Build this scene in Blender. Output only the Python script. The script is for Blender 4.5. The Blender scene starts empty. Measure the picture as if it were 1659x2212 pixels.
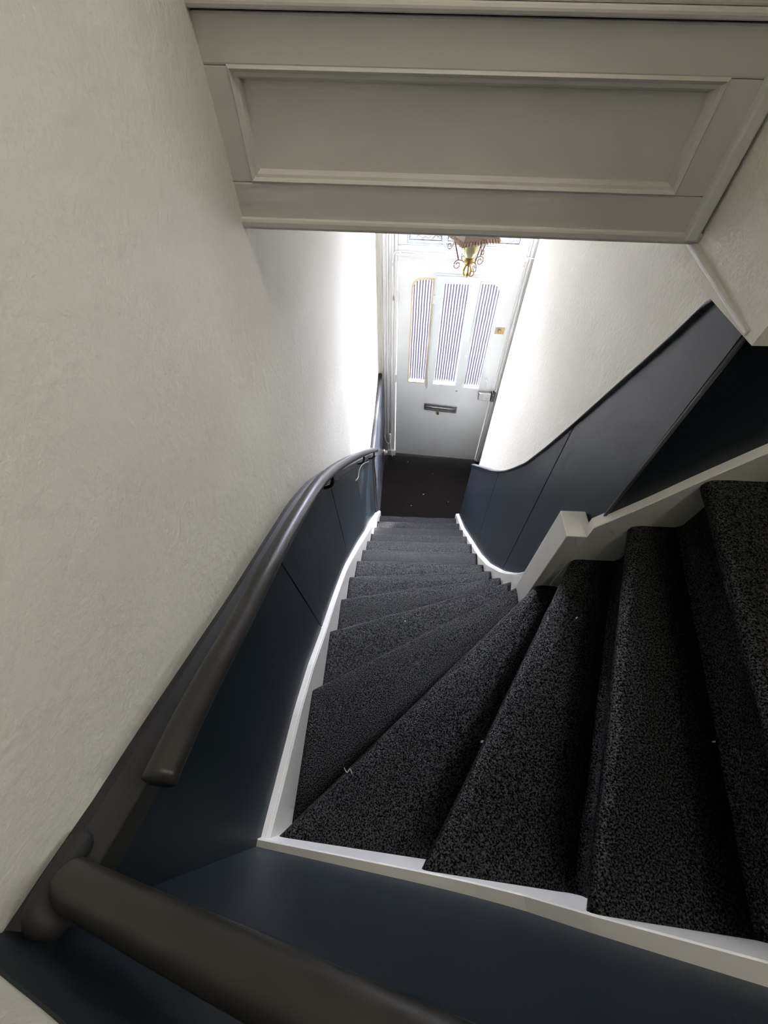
import bpy, bmesh, math, random
from mathutils import Vector, Matrix, noise, geometry

random.seed(7)
scene = bpy.context.scene
COL = scene.collection

# ------------------------------------------------------------------ camera
CAM_H = 3.4
cam_d = bpy.data.cameras.new('camera')
cam_d.sensor_fit = 'VERTICAL'
cam_d.sensor_height = 36.0
cam_d.sensor_width = 27.0
cam_d.lens = 847.45 / 2212 * 36.0
cam_d.clip_start = 0.01
cam_d.clip_end = 300
cam = bpy.data.objects.new('camera', cam_d)
COL.objects.link(cam)
pitch, roll, yaw = [math.radians(a) for a in (54.131, -0.98572, -3.9656)]
fw = Vector((math.sin(yaw) * math.cos(pitch), math.cos(yaw) * math.cos(pitch), -math.sin(pitch)))
rt = Vector((math.cos(yaw), -math.sin(yaw), 0))
up = rt.cross(fw)
r2 = math.cos(roll) * rt + math.sin(roll) * up
u2 = -math.sin(roll) * rt + math.cos(roll) * up
cam.matrix_world = Matrix(((r2.x, u2.x, -fw.x, 0), (r2.y, u2.y, -fw.y, 0), (r2.z, u2.z, -fw.z, CAM_H), (0, 0, 0, 1)))
scene.camera = cam

# ------------------------------------------------------------------ world, sun, exposure
SKY_STRENGTH = 35.0
SUN_STRENGTH = 7.0
EXPOSURE = 2.02
FILL_T = 0.058
FILL_LAMP = 5.2
world = bpy.data.worlds.new('sky')
scene.world = world
world.use_nodes = True
bg = world.node_tree.nodes['Background']
bg.inputs['Color'].default_value = (0.91, 0.96, 1.0, 1)
bg.inputs['Strength'].default_value = SKY_STRENGTH

sun_d = bpy.data.lights.new('sun', 'SUN')
sun_d.energy = SUN_STRENGTH
sun_d.angle = math.radians(2.5)
sun_d.color = (1.0, 0.97, 0.92)
sun = bpy.data.objects.new('sun', sun_d)
COL.objects.link(sun)
sun.location = (4, 8, 8)
sun.rotation_euler = Vector((-0.62, -1.0, -0.55)).to_track_quat('-Z', 'Y').to_euler()

vs = scene.view_settings
vs.view_transform = 'Standard'
vs.look = 'None'
vs.exposure = EXPOSURE
vs.gamma = 1.0
vs.use_curve_mapping = False
cy = scene.cycles
cy.use_denoising = True
cy.adaptive_threshold = 0.06
cy.adaptive_min_samples = 16
cy.max_bounces = 6
cy.diffuse_bounces = 4
cy.glossy_bounces = 2
cy.transparent_max_bounces = 6
cy.sample_clamp_indirect = 8.0
cy.caustics_reflective = False
cy.caustics_refractive = False

# ------------------------------------------------------------------ materials
def new_mat(name):
    m = bpy.data.materials.new(name)
    m.use_nodes = True
    nt = m.node_tree
    return m, nt, nt.nodes['Principled BSDF']

def N(nt, t, **kw):
    n = nt.nodes.new(t)
    for k, v in kw.items():
        setattr(n, k, v)
    return n

def noise_tex(nt, scale, detail=4, rough=0.55, src=None):
    n = N(nt, 'ShaderNodeTexNoise')
    n.inputs['Scale'].default_value = scale
    n.inputs['Detail'].default_value = detail
    n.inputs['Roughness'].default_value = rough
    if src is not None:
        nt.links.new(src, n.inputs['Vector'])
    return n

def ramp(nt, fac, stops):
    r = N(nt, 'ShaderNodeValToRGB')
    cr = r.color_ramp
    while len(cr.elements) < len(stops):
        cr.elements.new(0.5)
    for e, (p, c) in zip(cr.elements, stops):
        e.position = p
        e.color = (*c, 1) if len(c) == 3 else c
    nt.links.new(fac, r.inputs['Fac'])
    return r

def paint(name, col, rough=0.5, var=0.06, bump=0.15, scale=60, bump_dist=0.002, coat=0.0, pits=False, big=0.0):
    m, nt, b = new_mat(name)
    tc = N(nt, 'ShaderNodeTexCoord')
    o = tc.outputs['Object']
    n1 = noise_tex(nt, 5, 2, 0.6, o)
    lo = tuple(c * (1 - var) for c in col)
    hi = tuple(min(1, c * (1 + var)) for c in col)
    r = ramp(nt, n1.outputs['Fac'], [(0.3, lo), (0.7, hi)])
    nt.links.new(r.outputs['Color'], b.inputs['Base Color'])
    b.inputs['Roughness'].default_value = rough
    b.inputs['Coat Weight'].default_value = coat
    b.inputs['Coat Roughness'].default_value = 0.25
    n2 = noise_tex(nt, scale, 3, 0.6, o)
    h = n2.outputs['Fac']
    if pits:
        n3 = noise_tex(nt, 14, 1, 0.5, o)
        rp = ramp(nt, n3.outputs['Fac'], [(0.66, (0, 0, 0)), (0.72, (1, 1, 1))])
        n4 = noise_tex(nt, 4, 2, 0.6, o)
        add = N(nt, 'ShaderNodeMath', operation='MULTIPLY_ADD')
        nt.links.new(rp.outputs['Color'], add.inputs[0])
        add.inputs[1].default_value = 0.35
        nt.links.new(h, add.inputs[2])
        add2 = N(nt, 'ShaderNodeMath', operation='MULTIPLY_ADD')
        nt.links.new(n4.outputs['Fac'], add2.inputs[0])
        add2.inputs[1].default_value = big
        nt.links.new(add.outputs[0], add2.inputs[2])
        h = add2.outputs[0]
    bp = N(nt, 'ShaderNodeBump')
    bp.inputs['Strength'].default_value = bump
    bp.inputs['Distance'].default_value = bump_dist
    nt.links.new(h, bp.inputs['Height'])
    nt.links.new(bp.outputs['Normal'], b.inputs['Normal'])
    return m

def carpet(name, dark, mid, light, scale, rough=1.0, sheen=0.7, bump=1.0, spec=0.1):
    m, nt, b = new_mat(name)
    tc = N(nt, 'ShaderNodeTexCoord')
    o = tc.outputs['Object']
    v = N(nt, 'ShaderNodeTexVoronoi')
    v.inputs['Scale'].default_value = scale
    nt.links.new(o, v.inputs['Vector'])
    n1 = noise_tex(nt, scale * 0.8, 3, 0.75, o)
    mx = N(nt, 'ShaderNodeMath', operation='MULTIPLY_ADD')
    nt.links.new(v.outputs['Distance'], mx.inputs[0])
    mx.inputs[1].default_value = -0.35
    nt.links.new(n1.outputs['Fac'], mx.inputs[2])
    r = ramp(nt, n1.outputs['Fac'], [(0.40, dark), (0.53, mid), (0.66, light)])
    nt.links.new(r.outputs['Color'], b.inputs['Base Color'])
    b.inputs['Roughness'].default_value = rough
    sr = ramp(nt, n1.outputs['Fac'], [(0.43, (0.0,) * 3), (0.60, (spec,) * 3)])
    nt.links.new(sr.outputs['Color'], b.inputs['Specular IOR Level'])
    b.inputs['Sheen Weight'].default_value = sheen
    b.inputs['Sheen Roughness'].default_value = 0.5
    bp = N(nt, 'ShaderNodeBump')
    bp.inputs['Strength'].default_value = bump
    bp.inputs['Distance'].default_value = 0.006
    nt.links.new(mx.outputs[0], bp.inputs['Height'])
    nt.links.new(bp.outputs['Normal'], b.inputs['Normal'])
    return m

def metal(name, col, rough=0.35, metallic=1.0):
    m, nt, b = new_mat(name)
    tc = N(nt, 'ShaderNodeTexCoord')
    n1 = noise_tex(nt, 40, 4, 0.6, tc.outputs['Object'])
    r = ramp(nt, n1.outputs['Fac'], [(0.3, tuple(c * 0.75 for c in col)), (0.7, col)])
    nt.links.new(r.outputs['Color'], b.inputs['Base Color'])
    b.inputs['Metallic'].default_value = metallic
    b.inputs['Roughness'].default_value = rough
    return m

M_PLASTER = paint('wall_plaster', (0.84, 0.82, 0.75), 0.62, 0.025, 0.5, 85, 0.003, pits=True, big=1.3)
M_WOODWHITE = paint('white_gloss_wood', (0.74, 0.735, 0.70), 0.38, 0.03, 0.15, 30, 0.001)
M_BULK = paint('grey_white_wood', (0.68, 0.665, 0.625), 0.45, 0.03, 0.25, 45, 0.0012)
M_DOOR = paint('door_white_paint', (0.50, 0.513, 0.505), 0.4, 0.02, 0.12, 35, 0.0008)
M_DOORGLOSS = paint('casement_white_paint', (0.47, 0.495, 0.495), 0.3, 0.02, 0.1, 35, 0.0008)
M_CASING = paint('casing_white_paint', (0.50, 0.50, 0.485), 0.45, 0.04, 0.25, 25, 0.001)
M_STRING = paint('string_white_paint', (0.86, 0.845, 0.79), 0.4, 0.03, 0.2, 40, 0.001)
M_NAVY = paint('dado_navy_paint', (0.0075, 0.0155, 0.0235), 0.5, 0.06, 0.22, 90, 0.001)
M_NAVYSHEEN = paint('dado_painted_sheen', (0.12, 0.125, 0.155), 0.22, 0.06, 0.5, 7, 0.002)  # navy lightened to grey: the door's reflection put into the base colour
M_CAPLIGHT = paint('cap_lit_paint', (0.055, 0.060, 0.070), 0.35, 0.1, 0.15)  # paler than the left cap: light caught from the door, put in colour
M_BEADPALE = paint('bead_pale_grey', (0.10, 0.105, 0.11), 0.5, 0.3, 0.3)
M_CAP = paint('cap_dark_paint', (0.020, 0.019, 0.019), 0.6, 0.10, 0.2, 60, 0.001)
M_RAIL = paint('rail_dark_paint', (0.030, 0.028, 0.027), 0.36, 0.15, 0.25, 25, 0.0012)
M_GROOVE = paint('joint_dark', (0.008, 0.009, 0.010), 0.8, 0.1, 0.0)
M_CARPET = carpet('stair_carpet', (0.0004, 0.0004, 0.0005), (0.0038, 0.0038, 0.0041), (0.042, 0.042, 0.045), 380, rough=0.30, sheen=0.0, spec=0.75, bump=0.6)
M_MAT = carpet('entrance_mat', (0.004, 0.003, 0.0028), (0.010, 0.0078, 0.0072), (0.03, 0.024, 0.022), 260, sheen=0.03, spec=0.05)
M_IRON = metal('wrought_iron', (0.20, 0.14, 0.11), 0.45, 0.6)
M_BLACKIRON = metal('black_bracket', (0.02, 0.02, 0.02), 0.4, 0.5)
M_BRASS = metal('old_brass', (0.52, 0.37, 0.16), 0.3)
M_STEEL = metal('brushed_steel', (0.55, 0.55, 0.54), 0.35)
M_DULLBRASS = metal('dull_brass_plate', (0.34, 0.27, 0.15), 0.45)
M_DARKSTEEL = metal('dark_steel', (0.10, 0.095, 0.09), 0.4)
M_SHADE = paint('leather_shade', (0.30, 0.205, 0.155), 0.6, 0.15, 0.4, 120, 0.001)
M_STITCH = paint('shade_stitching', (0.50, 0.38, 0.27), 0.6, 0.1, 0.2)
M_CABLE = paint('white_cable', (0.72, 0.70, 0.66), 0.4, 0.03, 0.0)
M_DARKCORD = paint('dark_cord', (0.03, 0.026, 0.024), 0.5, 0.1, 0.0)
M_PUTTY = paint('bare_putty', (0.42, 0.36, 0.24), 0.7, 0.15, 0.4, 60)
M_LINT = paint('lint', (0.75, 0.74, 0.72), 0.9, 0.05, 0.0)
M_PAVE = paint('pavement', (0.0105, 0.0102, 0.0108), 1.0, 0.1, 0.3, 6, 0.01)
M_PAVE.node_tree.nodes['Principled BSDF'].inputs['Specular IOR Level'].default_value = 0.05
M_FLOORUP = paint('landing_boards', (0.12, 0.11, 0.10), 0.6, 0.1, 0.2)

def glass_mix(name, hi, lo, period, axis=0, pattern=False):
    """pane that lets daylight through; striped tint along object X stands in for refraction by the flutes"""
    m, nt, b = new_mat(name)
    out = nt.nodes['Material Output']
    tc = N(nt, 'ShaderNodeTexCoord')
    if not pattern:
        sep = N(nt, 'ShaderNodeSeparateXYZ')
        wob = noise_tex(nt, 9, 2, 0.5, tc.outputs['Object'])
        nt.links.new(tc.outputs['Object'], sep.inputs[0])
        ad = N(nt, 'ShaderNodeMath', operation='MULTIPLY_ADD')
        nt.links.new(wob.outputs['Fac'], ad.inputs[0])
        ad.inputs[1].default_value = 0.008
        nt.links.new(sep.outputs[axis], ad.inputs[2])
        mu = N(nt, 'ShaderNodeMath', operation='MULTIPLY')
        mu.inputs[1].default_value = 2 * math.pi / period
        nt.links.new(ad.outputs[0], mu.inputs[0])
        sn = N(nt, 'ShaderNodeMath', operation='SINE')
        nt.links.new(mu.outputs[0], sn.inputs[0])
        ma = N(nt, 'ShaderNodeMath', operation='MULTIPLY_ADD')
        nt.links.new(sn.outputs[0], ma.inputs[0])
        ma.inputs[1].default_value = 0.5
        ma.inputs[2].default_value = 0.5
        r = ramp(nt, ma.outputs[0], [(0.28, lo), (0.50, hi)])  # dark and bright bands of refracted light painted into the tint
    else:
        br = N(nt, 'ShaderNodeTexVoronoi', feature='DISTANCE_TO_EDGE')
        br.inputs['Scale'].default_value = 26
        nt.links.new(tc.outputs['Object'], br.inputs['Vector'])
        r = ramp(nt, br.outputs['Distance'], [(0.0, lo), (0.09, hi)])
    tr = N(nt, 'ShaderNodeBsdfTransparent')
    nt.links.new(r.outputs['Color'], tr.inputs['Color'])
    gl = N(nt, 'ShaderNodeBsdfGlossy')
    gl.inputs['Roughness'].default_value = 0.08
    mx = N(nt, 'ShaderNodeMixShader')
    mx.inputs['Fac'].default_value = 0.06
    nt.links.new(tr.outputs[0], mx.inputs[1])
    nt.links.new(gl.outputs[0], mx.inputs[2])
    nt.links.new(mx.outputs[0], out.inputs['Surface'])
    return m

M_REED = glass_mix('reeded_glass', (0.62, 0.62, 0.66), (0.11, 0.09, 0.14), 0.0225)
M_FILLPANE = glass_mix('fill_window_tint', (FILL_T, FILL_T * 0.97, FILL_T * 0.90), (FILL_T * 0.9, FILL_T * 0.87, FILL_T * 0.8), 0.02, pattern=True)  # dim tint sets how much of the added window's light enters
M_PATTERN = glass_mix('patterned_glass', (0.55, 0.54, 0.62), (0.14, 0.14, 0.18), 0.02, pattern=True)

def amber_glass():
    m, nt, b = new_mat('amber_glass')
    b.inputs['Base Color'].default_value = (0.85, 0.78, 0.42, 1)
    b.inputs['Roughness'].default_value = 0.08
    b.inputs['Transmission Weight'].default_value = 0.55
    b.inputs['IOR'].default_value = 1.3
    return m
M_AMBER = amber_glass()

# ------------------------------------------------------------------ helpers
def obj_from(name, verts, faces, mat, parent=None, smooth=False, origin=None):
    me = bpy.data.meshes.new(name)
    if origin is not None:
        verts = [tuple(Vector(v) - Vector(origin)) for v in verts]
    me.from_pydata([tuple(v) for v in verts], [], faces)
    bm = bmesh.new()
    bm.from_mesh(me)
    bmesh.ops.recalc_face_normals(bm, faces=bm.faces)
    bm.to_mesh(me)
    bm.free()
    me.materials.append(mat)
    if smooth:
        for p in me.polygons:
            p.use_smooth = True
    o = bpy.data.objects.new(name, me)
    COL.objects.link(o)
    if origin is not None:
        o.location = origin
    if parent is not None:
        link_parent(o, parent)
    return o

def link_parent(o, parent):
    o.parent = parent
    o.matrix_parent_inverse = parent_world(parent).inverted()

def parent_world(p):
    m = Matrix.LocRotScale(p.location, p.rotation_euler, p.scale)
    if p.parent is not None:
        m = parent_world(p.parent) @ p.matrix_parent_inverse @ m
    return m

def empty(name, loc=(0, 0, 0)):
    o = bpy.data.objects.new(name, None)
    o.location = loc
    o.empty_display_size = 0.1
    COL.objects.link(o)
    return o

def tag(o, label=None, cat=None, group=None, kind=None):
    if label: o['label'] = label
    if cat: o['category'] = cat
    if group: o['group'] = group
    if kind: o['kind'] = kind
    return o

def bevel(o, w=0.003, seg=2, angle=40):
    md = o.modifiers.new('bevel', 'BEVEL')
    md.width = w
    md.segments = seg
    md.limit_method = 'ANGLE'
    md.angle_limit = math.radians(angle)
    return o

def lerp_list(tab, x):
    if x <= tab[0][0]:
        a, b = tab[0], tab[1]
    elif x >= tab[-1][0]:
        a, b = tab[-2], tab[-1]
    else:
        for a, b in zip(tab, tab[1:]):
            if a[0] <= x <= b[0]:
                break
    t = (x - a[0]) / (b[0] - a[0])
    return a[1] + (b[1] - a[1]) * t

def loft(name, rings, mat, parent=None, closed=True, caps=True, smooth=False):
    """rings: list of equal-length point lists"""
    n = len(rings[0])
    verts = [p for r in rings for p in r]
    faces = []
    for i in range(len(rings) - 1):
        for j in range(n if closed else n - 1):
            k = (j + 1) % n
            faces.append((i * n + j, i * n + k, (i + 1) * n + k, (i + 1) * n + j))
    if caps and closed:
        faces.append(tuple(range(n)))
        faces.append(tuple((len(rings) - 1) * n + j for j in range(n)))
    return obj_from(name, verts, faces, mat, parent, smooth)

def smooth_path(pts, sub=6):
    pts = [Vector(p) for p in pts]
    out = []
    for i in range(len(pts) - 1):
        p0 = pts[max(i - 1, 0)]; p1 = pts[i]; p2 = pts[i + 1]; p3 = pts[min(i + 2, len(pts) - 1)]
        for s in range(sub):
            t = s / sub
            out.append(0.5 * ((2 * p1) + (-p0 + p2) * t + (2 * p0 - 5 * p1 + 4 * p2 - p3) * t * t + (-p0 + 3 * p1 - 3 * p2 + p3) * t ** 3))
    out.append(pts[-1])
    return out

def tube(name, pts, rad, mat, parent=None, seg=10, sub=6, squash=1.0, radii=None, upv=(0, 0, 1), round_ends=False, raw=False):
    path = smooth_path(pts, sub) if sub > 1 else [Vector(p) for p in pts]
    n = len(path)
    rings = []
    U = Vector(upv)
    for i, p in enumerate(path):
        d = (path[min(i + 1, n - 1)] - path[max(i - 1, 0)]).normalized()
        s = d.cross(U)
        if s.length < 1e-4:
            s = d.cross(Vector((1, 0, 0)))
        s.normalize()
        u = s.cross(d).normalized()
        rr = rad if radii is None else lerp_list(radii, i / (n - 1))
        rings.append([p + s * math.cos(2 * math.pi * k / seg) * rr + u * math.sin(2 * math.pi * k / seg) * rr * squash for k in range(seg)])
    if round_ends:
        def cap_rings(c, d, ring):
            return [[c + (q - c) * math.cos(a) + d * rad * math.sin(a) for q in ring] for a in (0.5, 1.0, 1.35)]
        d0 = (path[0] - path[1]).normalized(); d1 = (path[-1] - path[-2]).normalized()
        rings = cap_rings(path[0], d0, rings[0])[::-1] + rings + cap_rings(path[-1], d1, rings[-1])
    if raw:
        return rings
    return loft(name, rings, mat, parent, smooth=True)

def box_raw(x0, x1, y0, y1, z0, z1):
    v = [(x0, y0, z0), (x1, y0, z0), (x1, y1, z0), (x0, y1, z0), (x0, y0, z1), (x1, y0, z1), (x1, y1, z1), (x0, y1, z1)]
    f = [(0, 1, 2, 3), (4, 5, 6, 7), (0, 1, 5, 4), (1, 2, 6, 5), (2, 3, 7, 6), (3, 0, 4, 7)]
    return v, f

def box(name, x0, x1, y0, y1, z0, z1, mat, parent=None, bev=0.0):
    v, f = box_raw(x0, x1, y0, y1, z0, z1)
    o = obj_from(name, v, f, mat, parent)
    if bev:
        bevel(o, bev)
    return o

def join_raw(parts):
    V, F = [], []
    for v, f in parts:
        b = len(V)
        V += list(v)
        F += [tuple(i + b for i in q) for q in f]
    return V, F

def rings_raw(rings):
    n = len(rings[0])
    v = [p for r in rings for p in r]
    f = []
    for i in range(len(rings) - 1):
        for j in range(n):
            k = (j + 1) % n
            f.append((i * n + j, i * n + k, (i + 1) * n + k, (i + 1) * n + j))
    f.append(tuple(range(n)))
    f.append(tuple((len(rings) - 1) * n + j for j in range(n)))
    return v, f

def lathe(name, prof, center, mat, parent=None, seg=24):
    rings = [[Vector(center) + Vector((r * math.cos(2 * math.pi * k / seg), r * math.sin(2 * math.pi * k / seg), z)) for k in range(seg)] for r, z in prof]
    return loft(name, rings, mat, parent, smooth=True)

# ------------------------------------------------------------------ plan of the stairwell (metres; x across, y towards the door, z up)
LP = [(-0.20, -0.305), (0.9, -0.300), (2.3, -0.262), (3.4, -0.260)]           # y -> x of plaster, left
LD = [(-0.14, -0.283), (0.0, -0.286), (0.9, -0.282), (2.3, -0.237)]           # dado face, left
SL = [(-0.14, -0.266), (0.9, -0.262), (2.3, -0.197)]                          # string face, left
RD = [(0.60, 0.525), (2.45, 0.594)]                                            # dado face, right
def lp(y): return lerp_list(LP, y)
def ld(y): return lerp_list(LD, y)
def sl(y): return lerp_list(SL, y)
def rd(y): return lerp_list(RD, y)
def bs(x): return -0.109 - 0.060 * x                                           # back string face
def bd(x): return lerp_list([(-0.31, -0.1035), (0.47, -0.160), (2.6, -0.25)], x)  # back dado face
CORNER = (0.526, 0.612)
TOP = 5.6

# ---- left wall: long plastered wall, hand-trowelled and a little wavy
def wavy_wall(name, pts, z0, z1, mat, out, step=0.045, amp=0.003, zs=0.09):
    """pts: plan polyline, out: thickness direction"""
    cols = []
    for (a, b) in zip(pts, pts[1:]):
        a = Vector((*a, 0)); b = Vector((*b, 0))
        n = max(1, int((b - a).length / step))
        for i in range(n):
            cols.append(a.lerp(b, i / n))
    cols.append(Vector((*pts[-1], 0)))
    nz = int((z1 - z0) / zs)
    o = Vector((*out, 0))
    V, F = [], []
    for c in cols:
        for j in range(nz + 1):
            z = z0 + (z1 - z0) * j / nz
            d = noise.noise(Vector((c.x * 2.2 + 3, c.y * 2.2, z * 0.9))) * amp
            V.append(c - o * d + Vector((0, 0, z)))
    m = nz + 1
    for i in range(len(cols) - 1):
        for j in range(nz):
            F.append((i * m + j, (i + 1) * m + j, (i + 1) * m + j + 1, i * m + j + 1))
    b0 = len(V)
    for c in cols:
        V.append(c + o * 0.09 + Vector((0, 0, z0)))
        V.append(c + o * 0.09 + Vector((0, 0, z1)))
    nc = len(cols)
    for i in range(nc - 1):
        F.append((b0 + 2 * i, b0 + 2 * i + 1, b0 + 2 * i + 3, b0 + 2 * i + 2))
        F.append((i * m, b0 + 2 * i, b0 + 2 * i + 2, (i + 1) * m))
        F.append((i * m + nz, (i + 1) * m + nz, b0 + 2 * i + 3, b0 + 2 * i + 1))
    return obj_from(name, V, F, mat, smooth=False)

wall_left = wavy_wall('wall_left', [(lp(y), y) for y in (-0.22, 0.9, 2.3, 3.42)], 0, TOP, M_PLASTER, (-1, 0), amp=0.006)
for p in wall_left.data.polygons: p.use_smooth = True
tag(wall_left, 'long hand-trowelled off-white plaster wall rising beside the dark dado', kind='structure')

# heights along the left dado
CAPZ = [(-0.14, 2.972), (-0.1, 2.953), (-0.017, 2.904), (0.053, 2.87), (0.149, 2.819), (0.294, 2.74), (0.427, 2.672), (0.618, 2.571), (0.786, 2.458),
        (1.0, 2.276), (1.306, 1.993), (1.5, 1.812), (2.2, 1.17), (2.3, 1.11)]
STRZ = [(-0.14, 2.275), (-0.1, 2.262), (0.0, 2.212), (0.19, 2.14), (0.335, 2.055), (0.47, 1.945), (0.69, 1.79), (0.983, 1.555), (1.3, 1.245), (1.6, 0.93), (1.9, 0.64), (2.1, 0.43), (2.29, 0.23)]
def capz(y): return lerp_list(CAPZ, y)
def strz(y): return lerp_list(STRZ, y)

def dado_panel(parent, ytop0, ybot0, ytop1, ybot1, face, ztop, zbot, sign, mat, n=14, th=0.014, gap=0.002, name='dado_panel'):
    """slab between two joints; 'sign' is the side the panel faces along x"""
    front, back = [], []
    for i in range(n + 1):
        t = i / n
        g = gap * (1 - 2 * t)
        yt = ytop0 + (ytop1 - ytop0) * t + g
        yb = ybot0 + (ybot1 - ybot0) * t + g
        col_f, col_b = [], []
        for j in range(5):
            s = j / 4
            y = yb + (yt - yb) * s
            z = zbot(yb) + (ztop(yt) - zbot(yb)) * s
            col_f.append((face(y), y, z))
            col_b.append((face(y) - sign * th, y, z))
        front.append(col_f); back.append(col_b)
    V = [p for c in front for p in c] + [p for c in back for p in c]
    m = 5; off = (n + 1) * m
    F = []
    for i in range(n):
        for j in range(4):
            F.append((i * m + j, (i + 1) * m + j, (i + 1) * m + j + 1, i * m + j + 1))
            F.append((off + i * m + j, off + i * m + j + 1, off + (i + 1) * m + j + 1, off + (i + 1) * m + j))
        F.append((i * m, off + i * m, off + (i + 1) * m, (i + 1) * m))
        F.append((i * m + 4, (i + 1) * m + 4, off + (i + 1) * m + 4, off + i * m + 4))
    for j in range(4):
        F.append((j, j + 1, off + j + 1, off + j))
        F.append((n * m + j, off + n * m + j, off + n * m + j + 1, n * m + j + 1))
    o = obj_from(name, V, F, mat, parent)
    bevel(o, 0.0015, 2, 60)
    return o

cap_under = lambda y: capz(y) - 0.05
str_in = lambda y: strz(y) - 0.03
# dark backing behind the joints
dado_panel(wall_left, -0.11, -0.11, 2.2, 2.25, lambda y: ld(y) - 0.007, lambda y: capz(y) - 0.02, str_in, 1, M_GROOVE, n=30, th=0.012, gap=0, name='dado_backing')
for a, b in (((-0.11, -0.11), (0.439, 0.515)), ((0.439, 0.515), (0.982, 1.062)), ((0.982, 1.062), (1.50, 1.596)), ((1.50, 1.596), (2.175, 2.235))):
    dado_panel(wall_left, a[0], a[1], b[0], b[1], ld, cap_under, str_in, 1, M_NAVY)

# cap moulding along the top of the left dado
def cap_rail(name, ys, base, top, sign, prof, mat, parent):
    rings = []
    for y in ys:
        rings.append([(base(y) + sign * a, y, top(y) + b) for a, b in prof])
    o = loft(name, rings, mat, parent)
    bevel(o, 0.002, 2, 35)
    return o
ys = [-0.12 + i * (2.30 + 0.12) / 48 for i in range(49)]
cap_rail('dado_cap', ys, lp, capz, 1, [(-0.005, 0.0), (0.012, -0.003), (0.028, -0.014), (0.036, -0.022), (0.037, -0.060), (0.030, -0.066), (0.022, -0.070), (-0.005, -0.070)], M_CAP, wall_left)

# lower hall part of the left dado: glossy, set proud of the plaster, rounded cap
vest_face = lambda y: -0.2255 + 0.0 * y
pv = dado_panel(wall_left, 2.245, 2.255, 3.30, 3.30, vest_face, lambda y: 1.095, lambda y: 0.0, 1, M_NAVYSHEEN, n=16, th=0.03, gap=0, name='dado_panel')
tag(pv, 'glossy navy lower panel beside the front door frame, greyed by painted-in reflection')
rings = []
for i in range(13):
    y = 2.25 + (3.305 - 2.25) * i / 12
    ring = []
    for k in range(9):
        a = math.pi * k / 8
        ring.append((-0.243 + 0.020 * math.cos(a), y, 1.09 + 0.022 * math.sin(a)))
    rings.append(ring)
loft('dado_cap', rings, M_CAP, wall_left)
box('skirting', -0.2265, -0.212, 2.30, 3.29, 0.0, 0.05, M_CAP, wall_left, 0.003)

# ---- right wall
RTOP = [(0.60, 3.30), (0.725, 3.065), (0.773, 2.957), (0.85, 2.807), (0.973, 2.562), (1.085, 2.35), (1.21, 2.13), (1.34, 1.95), (1.42, 1.845), (1.53, 1.715), (1.68, 1.555), (1.83, 1.41), (2.25, 0.995), (2.45, 0.80)]
RBOT = [(0.60, 2.62), (0.70, 2.12), (0.795, 1.89), (0.862, 1.764), (0.947, 1.616), (1.138, 1.343), (1.335, 1.113), (1.63, 0.82), (1.96, 0.49), (2.29, 0.22), (2.45, 0.06)]
def rtop(y): return min(3.088, lerp_list(RTOP, y))
def rbot(y): return lerp_list(RBOT, y)
rp = lambda y: rd(y) + 0.014
wall_right = wavy_wall('wall_right', [(rp(CORNER[1]), CORNER[1] + 0.012), (rp(2.03), 2.03), (0.918, 3.262)], 0, 3.30, M_PLASTER, (1, 0), amp=0.003)
for p in wall_right.data.polygons: p.use_smooth = True
tag(wall_right, 'off-white plaster wall between the front door and the newel post', kind='structure')
dado_panel(wall_right, 0.614, 0.614, 2.02, 2.02, lambda y: rd(y) + 0.007, lambda y: rtop(y) - 0.01, lambda y: max(0, rbot(y) - 0.5), -1, M_GROOVE, n=30, th=0.012, gap=0, name='dado_backing')
rb_in = lambda y: (rbot(y) - 0.03) if y < 2.2 else max(0.0, (rbot(2.2) - 0.03) * (2.36 - y) / 0.16)
for a, b in (((0.614, 0.614), (0.977, 0.977)), ((0.977, 0.977), (1.545, 1.50)), ((1.545, 1.50), (2.27, 2.30))):
    dado_panel(wall_right, a[0], a[1], b[0], b[1], rd, rtop, rb_in, -1, M_NAVY, n=24)
obj_from('dado_end', *join_raw([([(rd(2.0) + 0.003, 2.0, 0), (rd(2.0) + 0.003, 2.0, 1.235), (rd(2.265) + 0.003, 2.265, 0.97), (rd(2.265) + 0.003, 2.265, 0), (0.66, 2.0, 0), (0.66, 2.0, 1.235), (0.66, 2.265, 0.97), (0.66, 2.265, 0)], [(0, 1, 2, 3), (4, 5, 6, 7), (0, 1, 5, 4), (1, 2, 6, 5), (2, 3, 7, 6), (3, 0, 4, 7)])]), M_NAVY, wall_right)
ysr = [0.70 + i * (2.265 - 0.70) / 48 for i in range(49)]
cap_rail('dado_cap', ysr, rp, rtop, -1, [(-0.002, 0.012), (0.016, 0.010), (0.024, 0.004), (0.024, -0.006), (0.016, -0.010), (-0.002, -0.010)], M_CAPLIGHT, wall_right)

# ---- upper wall above the opening (overhangs the lower right wall) and its trim
def prism(name, poly, z0, z1, mat, parent=None):
    n = len(poly)
    V = [(x, y, z0) for x, y in poly] + [(x, y, z1) for x, y in poly]
    F = [tuple(range(n)), tuple(range(n, 2 * n))] + [(i, (i + 1) % n, n + (i + 1) % n, n + i) for i in range(n)]
    return obj_from(name, V, F, mat, parent)
XU = 0.498
wall_upper = prism('wall_upper_right', [(XU, 0.555), (XU, 0.86), (0.64, 0.86), (0.64, 0.555)], 3.076, TOP, M_PLASTER)
tag(wall_upper, 'short plaster wall above the dark dado, right of the panelled bulkhead', kind='structure')
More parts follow.
